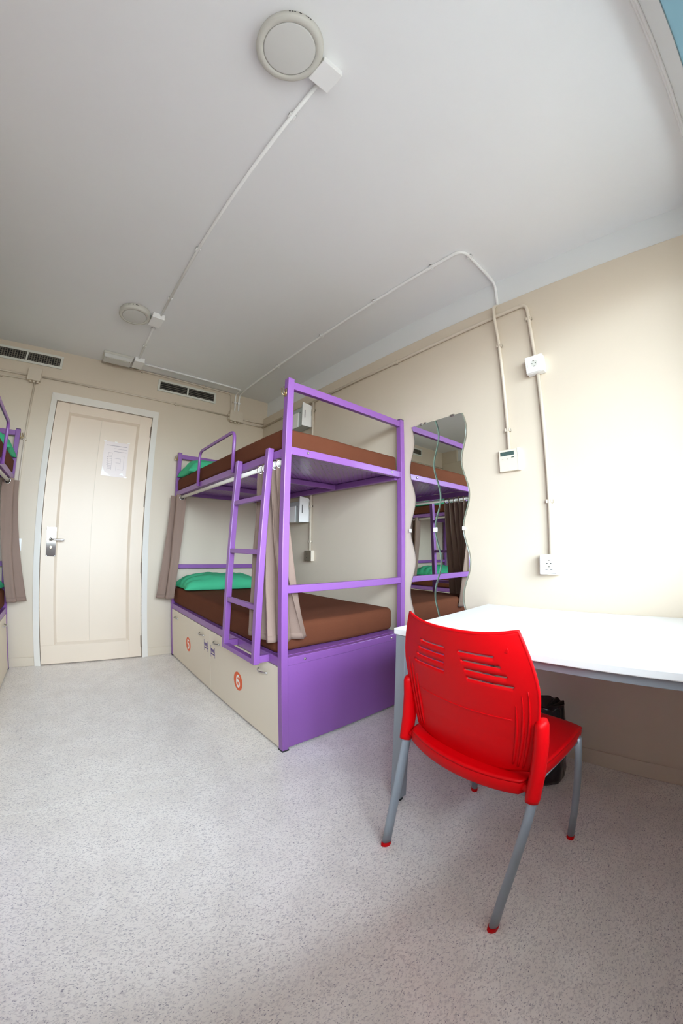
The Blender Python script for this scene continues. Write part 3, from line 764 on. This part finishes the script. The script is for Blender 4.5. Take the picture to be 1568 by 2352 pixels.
conduit([(.10, yw, 2.688), (1.447, yw, 2.688), (1.462, yw, 2.482)], 'thin conduit along the top of the door wall', [((.487, yw, 2.688), (1, 0, 0), (0, 1, 0)), ((1.128, yw, 2.688), (1, 0, 0), (0, 1, 0)), ((1.459, yw, 2.60), (0, 0, 1), (0, 1, 0))], r=R_, bend=.03)
xw = XR-.0115
conduit([(1.548, yw, 2.482), (1.544, yw, zc), (1.527, 3.3, zc), (1.524, .735, zc), (XR2-.010, .728, zc), (XR2-.010, .735, 2.515)], 'long white conduit over the ceiling from the wall corner towards the thermostat',
        [((1.545, yw, 2.60), (0, 0, 1), (0, 1, 0))]+[((1.525, y, zc), (0, 1, 0), up) for y in (2.65, 2.0, 1.42, .95)]+[((1.60, .733, zc), (1, 0, 0), up)], m='white_plastic', r=.0095, bend=.06)
conduit([(XR2-.010, .735, 2.515), (xw-.021, .738, 2.47), (xw-.021, .741, 2.36), (xw, .743, 2.27), (xw, .745, 1.58)], 'beige conduit dropping down the wall to the thermostat',
        [((xw, .742, 2.21), (0, 0, 1), (1, 0, 0)), ((xw, .744, 1.69), (0, 0, 1), (1, 0, 0))], r=.0095, bend=.05)
conduit([(-.37, yw, 2.426), (1.42, yw, 2.430)], 'conduit over the door between the two junction boxes', [((.03, yw, 2.427), (1, 0, 0), (0, 1, 0)), ((.86, yw, 2.429), (1, 0, 0), (0, 1, 0))], r=R_)
conduit([(XL+.01, yw, 2.424), (-.485, yw, 2.420)], 'upper conduit entering the junction box beside the door', r=R_)
conduit([(XL+.01, yw, 2.378), (-.485, yw, 2.383)], 'lower conduit entering the junction box beside the door', [((-.70, yw, 2.379), (1, 0, 0), (0, 1, 0))], r=R_)
conduit([(-.422, yw, 2.37), (-.418, yw, 1.04)], 'vertical conduit from the junction box down to the light switch', [((-.42, yw, 1.86), (0, 0, 1), (0, 1, 0))], r=R_)
conduit([(1.585, yw, 2.428), (XR-.003, yw, 2.428)], 'short conduit from the junction box into the wall corner', r=R_)
conduit([(1.585, yw, 2.388), (xw-.011, yw, 2.388)], 'lower short conduit from the junction box to the wall corner', r=R_)
conduit([(xw, yw+.004, 2.388), (xw, 1.5, 2.392), (xw, .545, 2.418), (xw, .545, 2.06)], 'conduit along the top of the wall down to the upper socket', [((xw, 3.05, 2.388), (0, 1, 0), (1, 0, 0)), ((xw, 1.52, 2.392), (0, 1, 0), (1, 0, 0)), ((xw, .545, 2.315), (0, 0, 1), (1, 0, 0))], r=.0105, bend=.045)
conduit([(xw, .542, 1.965), (xw, .545, 1.005)], 'vertical conduit between the two wall sockets', [((xw, .544, 1.28), (0, 0, 1), (1, 0, 0))], r=.0105)
conduit([(xw, 2.527, 2.381), (xw, 2.528, 1.022)], 'vertical conduit on the wall behind the bunk bed', [((xw, 2.527, 2.30), (0, 0, 1), (1, 0, 0)), ((xw, 2.528, 1.41), (0, 0, 1), (1, 0, 0)), ((xw, 2.528, 1.10), (0, 0, 1), (1, 0, 0))], r=.0105)

# ------------------------------------------------------------------ junction boxes
def jbox(x0, x1, y0, y1, z0, z1, label, m='white_plastic', glands=()):
    c = ((x0+x1)/2, (y0+y1)/2, (z0+z1)/2)
    rt = root('junction_box', c); tag(rt, label, 'junction box')
    return rt
def ceil_box(cx, cy, a, b, rot, h, label):
    rt = root('junction_box', (cx, cy, H)); tag(rt, label, 'junction box')
    cr, sr = math.cos(rot), math.sin(rot)
    xf = lambda v: Vector((cx+v.x*cr-v.y*sr, cy+v.x*sr+v.y*cr, H+v.z))
    MB(xf).box(-a, a, -b, b, -h, 0).build('body', 'white_plastic', rt, bevel=.004)
    MB(xf).box(-a-.0015, a+.0015, -b-.0015, b+.0015, -h-.006, -h+.004).build('lid', 'white_plastic', rt, bevel=.003)
ceil_box(.405, .572, .042, .042, .02, .036, 'white junction box beside the round lamp far from the door')
ceil_box(.392, 2.545, .045, .064, .03, .036, 'white junction box beside the round lamp over the door')
ceil_box(.418, 3.325, .045, .078, 0., .036, 'white junction box at the end of the emergency light')
def wall_box(x0, x1, z0, z1, d, label, glands):
    rt = root('junction_box', ((x0+x1)/2, YB, (z0+z1)/2)); tag(rt, label, 'junction box')
    MB().box(x0, x1, YB-d, YB, z0, z1).build('body', 'beige_plastic', rt, bevel=.004)
    MB().box(x0-.002, x1+.002, YB-d-.010, YB-d+.001, z0-.002, z1+.002).build('lid', 'beige_plastic', rt, bevel=.003)
    for (x, z, dx, dz) in glands:
        w = MB(); w.tube([(x-dx*.004, YB-d*.55, z-dz*.004), (x+dx*.014, YB-d*.55, z+dz*.014)], .013, 14)
        w.build('gland', 'beige_plastic', rt, smooth=True, bevel=.002)
wall_box(-.487, -.380, 2.368, 2.480, .045, 'beige junction box above the light switch beside the door', [(-.46, 2.368, 0, -1), (-.43, 2.368, 0, -1), (-.40, 2.368, 0, -1)])
wall_box(1.436, 1.590, 2.374, 2.486, .05, 'beige junction box with cable glands near the wall corner', [(1.436, 2.40, -1, 0), (1.436, 2.435, -1, 0), (1.465, 2.374, 0, -1), (1.51, 2.374, 0, -1), (1.555, 2.374, 0, -1)])
# light switch half hidden behind the curtain
sw = root('light_switch', (-.405, YB, 1.0)); tag(sw, 'white light switch on the wall beside the door handle', 'switch')
MB().box(-.455, -.362, YB-.012, YB, .945, 1.045).build('plate', 'white_plastic', sw, bevel=.003)
MB().box(-.44, -.377, YB-.018, YB-.011, .96, 1.03).build('rocker', 'white_plastic', sw, bevel=.002)

# ------------------------------------------------------------------ ceiling lamps
def lamp(cx, cy, label):
    rt = root('ceiling_lamp', (cx, cy, H)); tag(rt, label, 'lamp', 'round ceiling lamps')
    R0 = .113
    bd = MB().lathe([(R0-.004, 0), (R0, -.003), (R0, -.034), (R0-.004, -.040), (R0-.022, -.0415), (R0-.024, -.039)], (cx, cy, H), 64).build('ring', 'lamp_ring', rt, smooth=True, bevel=.0)
    MB().lathe([(R0-.0245, -.0392), (R0-.03, -.0405), (.001, -.041)], (cx, cy, H), 64).build('diffuser', 'lamp_diffuser', rt, smooth=True)
    for k, a in enumerate((-.32, -.24, -.17, -.02, .0, .17, .24, .32)):
        an = -math.pi*.60+a
        px_, py_ = cx+R0*math.cos(an), cy+R0*math.sin(an)
        MB().tube([(px_-.0015*math.cos(an), py_-.0015*math.sin(an), H-.012), (px_+.0005*math.cos(an), py_+.0005*math.sin(an), H-.012)], .0032, 8).build('vent_slot', 'dark_hole', rt)
    for p_ in bd.data.polygons: p_.use_smooth = True
lamp(.252, .576, 'round ceiling lamp on the side of the desk, away from the door')
lamp(.232, 2.555, 'round ceiling lamp near the door wall')
# emergency light
el = root('emergency_light', (.232, 3.34, H)); tag(el, 'white rectangular emergency light on the ceiling above the door', 'emergency light')
MB().box(.100, .366, 3.265, 3.425, H-.022, H).build('base', 'lamp_ring', el, bevel=.004)
w = MB(); w.hexa([(.104, 3.269, H-.022), (.362, 3.269, H-.022), (.362, 3.421, H-.022), (.104, 3.421, H-.022)], [(.112, 3.285, H-.048), (.354, 3.285, H-.048), (.354, 3.405, H-.048), (.112, 3.405, H-.048)])
w.build('lens', 'lamp_diffuser', el, bevel=.003)
for x in (.128, .338):
    MB().lathe([(.006, 0), (.005, -.003)], (x, 3.30, H-.0478), 12).build('screw', 'chrome', el)
MB().box(.15, .316, 3.294, 3.306, H-.050, H-.0475).build('bar', 'vent_frame', el)

# ------------------------------------------------------------------ air vents
def vent(x0, x1, z0, z1, label, grid):
    rt = root('air_vent', ((x0+x1)/2, YB, (z0+z1)/2)); tag(rt, label, 'vent')
    y0 = YB-.010; fw = .022
    for b in ((x0, x1, z1-fw, z1), (x0, x1, z0, z0+fw), (x0, x0+fw, z0+fw, z1-fw), (x1-fw, x1, z0+fw, z1-fw), ((x0+x1)/2-.008, (x0+x1)/2+.008, z0+fw, z1-fw)):
        MB().box(b[0], b[1], y0, YB, b[2], b[3]).build('frame', 'vent_frame', rt, bevel=.002)
    MB().box(x0+fw*.5, x1-fw*.5, YB-.0015, YB-.0005, z0+fw*.5, z1-fw*.5).build('backing', 'dark_hole', rt)
    xm = (x0+x1)/2
    for a, b in ((x0+fw, xm-.008), (xm+.008, x1-fw)):
        hh = z1-z0-2*fw; nn = 4
        for k in range(nn):
            z = z0+fw+hh*(k+.5)/nn
            t = .0035 if grid else .0045
            MB().hexa([(a, y0+.003, z-t*.4), (b, y0+.003, z-t*.4), (b, y0+.003, z+t*.6), (a, y0+.003, z+t*.6)], [(a, YB-.0016, z+.002-t*.4), (b, YB-.0016, z+.002-t*.4), (b, YB-.0016, z+.002+t*.6), (a, YB-.0016, z+.002+t*.6)]).build('slat', 'slat_grey', rt)
        if grid:
            nb = 13
            for k in range(nb):
                x = a+(b-a)*(k+.5)/nb
                MB().box(x-.0035, x+.0035, y0+.004, YB-.002, z0+fw, z1-fw).build('bar', 'slat_grey', rt)
vent(-.842, -.226, 2.531, 2.652, 'white air vent with an egg-crate grille', True)
vent(.660, 1.277, 2.531, 2.652, 'white air vent with horizontal slats', False)

# ------------------------------------------------------------------ wall sockets, thermostat
def socket(yc, zc, label, usb):
    rt = root('wall_socket', (XR, yc, zc)); tag(rt, label, 'socket')
    d = .042; h = .049
    MB().box(XR-d, XR, yc-h, yc+h, zc-h, zc+h).build('back_box', 'white_plastic', rt, bevel=.004)
    fp = MB().box(XR-d-.009, XR-d+.001, yc-h+.002, yc+h-.002, zc-h+.002, zc+h-.002).build('face_plate', 'white_plastic', rt, bevel=.004)
    zz = zc+(.006 if usb else 0); xf = XR-d-.009
    w = MB(); w.tube([(xf, yc+.0208*math.cos(q*math.pi/16), zz+.0208*math.sin(q*math.pi/16)) for q in range(33)], .0016, 8, caps=False); w.build('socket_rim', 'white_plastic', fp, smooth=True)
    MB().lathe([(.0198, .001), (.0198, -.0005)], (xf, yc, zz), 28, 'x').build('socket_well', 'vent_frame', fp)
    for dy in (-.0095, .0095):
        MB().lathe([(.0028, .001), (.0028, -.0009)], (xf, yc+dy, zz), 12, 'x').build('pin_hole', 'dark_hole', fp)
    for dz in (-.0155, .0155):
        MB().box(xf-.0012, xf, yc-.004, yc+.004, zz+dz-.0022, zz+dz+.0022).build('earth_clip', 'slat_grey', fp)
    if usb:
        for dy in (-.012, .012):
            MB().box(xf-.0012, xf, yc+dy-.0058, yc+dy+.0058, zc-.0245, zc-.021).build('usb_slot', 'dark_hole', fp)
        MB().box(xf-.0008, xf, yc-.036, yc+.036, zc-.0425, zc-.0405).build('lower_gap', 'slat_grey', fp)
    else:
        MB().box(xf-.0008, xf, yc+.032, yc+.036, zc-.018, zc+.018).build('name_strip', 'vent_frame', fp)
socket(.545, 2.013, 'white wall socket without slots, higher up the conduit than the other', False)
socket(.545, .966, 'white wall socket with two small slots above the desk', True)
th = root('thermostat', (XR, .744, 1.52)); tag(th, 'cream wall thermostat with a small grey-green screen', 'thermostat')
ty0, ty1, tz0, tz1 = .684, .806, 1.459, 1.581
MB().box(XR-.014, XR, ty0, ty1, tz0, tz1).build('body', 'beige_plastic', th, bevel=.003)
w = MB(); w.box(XR-.019, XR-.0135, ty0+.002, ty1-.001, tz0+.001, tz1-.001); fpl = w.build('front_cover', 'white_laminate', th, bevel=.003)
MB().box(XR-.0202, XR-.0188, .716, .795, 1.546, 1.568).build('display', 'screen', fpl, bevel=.0005)
MB().box(XR-.0205, XR-.0188, .716, .732, 1.531, 1.536).build('button', 'screen', fpl, bevel=.0005)
MB().box(XR-.0195, XR-.0188, .712, .800, 1.5405, 1.5415).build('flap_line', 'vent_frame', fpl)
for y_ in (.755, .783, .790):
    MB().box(XR-.0196, XR-.0188, y_-.003, y_+.003, 1.526, 1.528).build('icon', 'slat_grey', fpl)
MB().box(XR-.0208, XR-.0012, ty0-.001, ty0+.014, tz0, tz1).build('side_strip', 'white_plastic', fpl, bevel=.003)

# ------------------------------------------------------------------ bedside boxes on the wall
def charger(z0, z1, label):
    rt = root('wall_locker_box', (XR, 2.65, z0)); tag(rt, label, 'wall box', 'wall boxes over the bunks')
    xo = XR-.118
    pts = [(xo, z0), (xo+.004, z1+.012), (XR-.02, z1), (XR, z1-.02), (XR, z0+.008), (XR-.02, z0)]
    pl = MB().prism([(x, 2.550, z) for x, z in pts], (0, .004, 0)).build('slotted_plate', 'white_plastic', rt, bevel=.001)
    MB().box(xo+.027, xo+.034, 2.5493, 2.5502, z1-.135, z1-.062).build('finger_slot', 'dark_hole', pl)
    MB().box(XR-.020, XR-.010, 2.548, 2.5502, z1-.10, z1-.035).build('cable_slot', 'vent_frame', pl)
    MB().box(xo+.006, XR-.001, 2.555, 2.575, z0+.004, z1-.006).build('cover_rim', 'galvanised', rt, bevel=.004)
    MB().box(xo+.012, XR-.001, 2.575, 2.76, z0+.002, z1-.03).build('body', 'galvanised', rt, bevel=.006)
    w = MB(); w.lathe([(.004, 0), (.004, -.003)], (xo+.012, 2.60, z1-.075), 12, 'x'); w.build('screw', 'slat_grey', rt)
    MB().box(xo+.004, xo+.0125, 2.62, 2.75, z0, z1-.07).build('front_tray', 'white_plastic', rt, bevel=.003)
charger(2.142, 2.355, 'white metal box on the wall above the upper bunk mattress')
charger(1.268, 1.482, 'white metal box on the wall above the lower bunk mattress')
ot = root('bunk_outlet', (XR, 2.528, .975)); tag(ot, 'small dark socket box at the end of the conduit over the lower mattress', 'socket')
MB().box(XR-.034, XR, 2.478, 2.575, .929, 1.023).build('body', 'beige_plastic', ot, bevel=.003)
MB().box(XR-.0425, XR-.0335, 2.48, 2.573, .931, 1.021).build('face_plate', 'dark_plastic', ot, bevel=.003)
for q in (.96, .99):
    MB().lathe([(.004, -.001), (.004, 0)], (XR-.0425, 2.535, q), 10, 'x').build('pin_hole', 'dark_hole', ot)
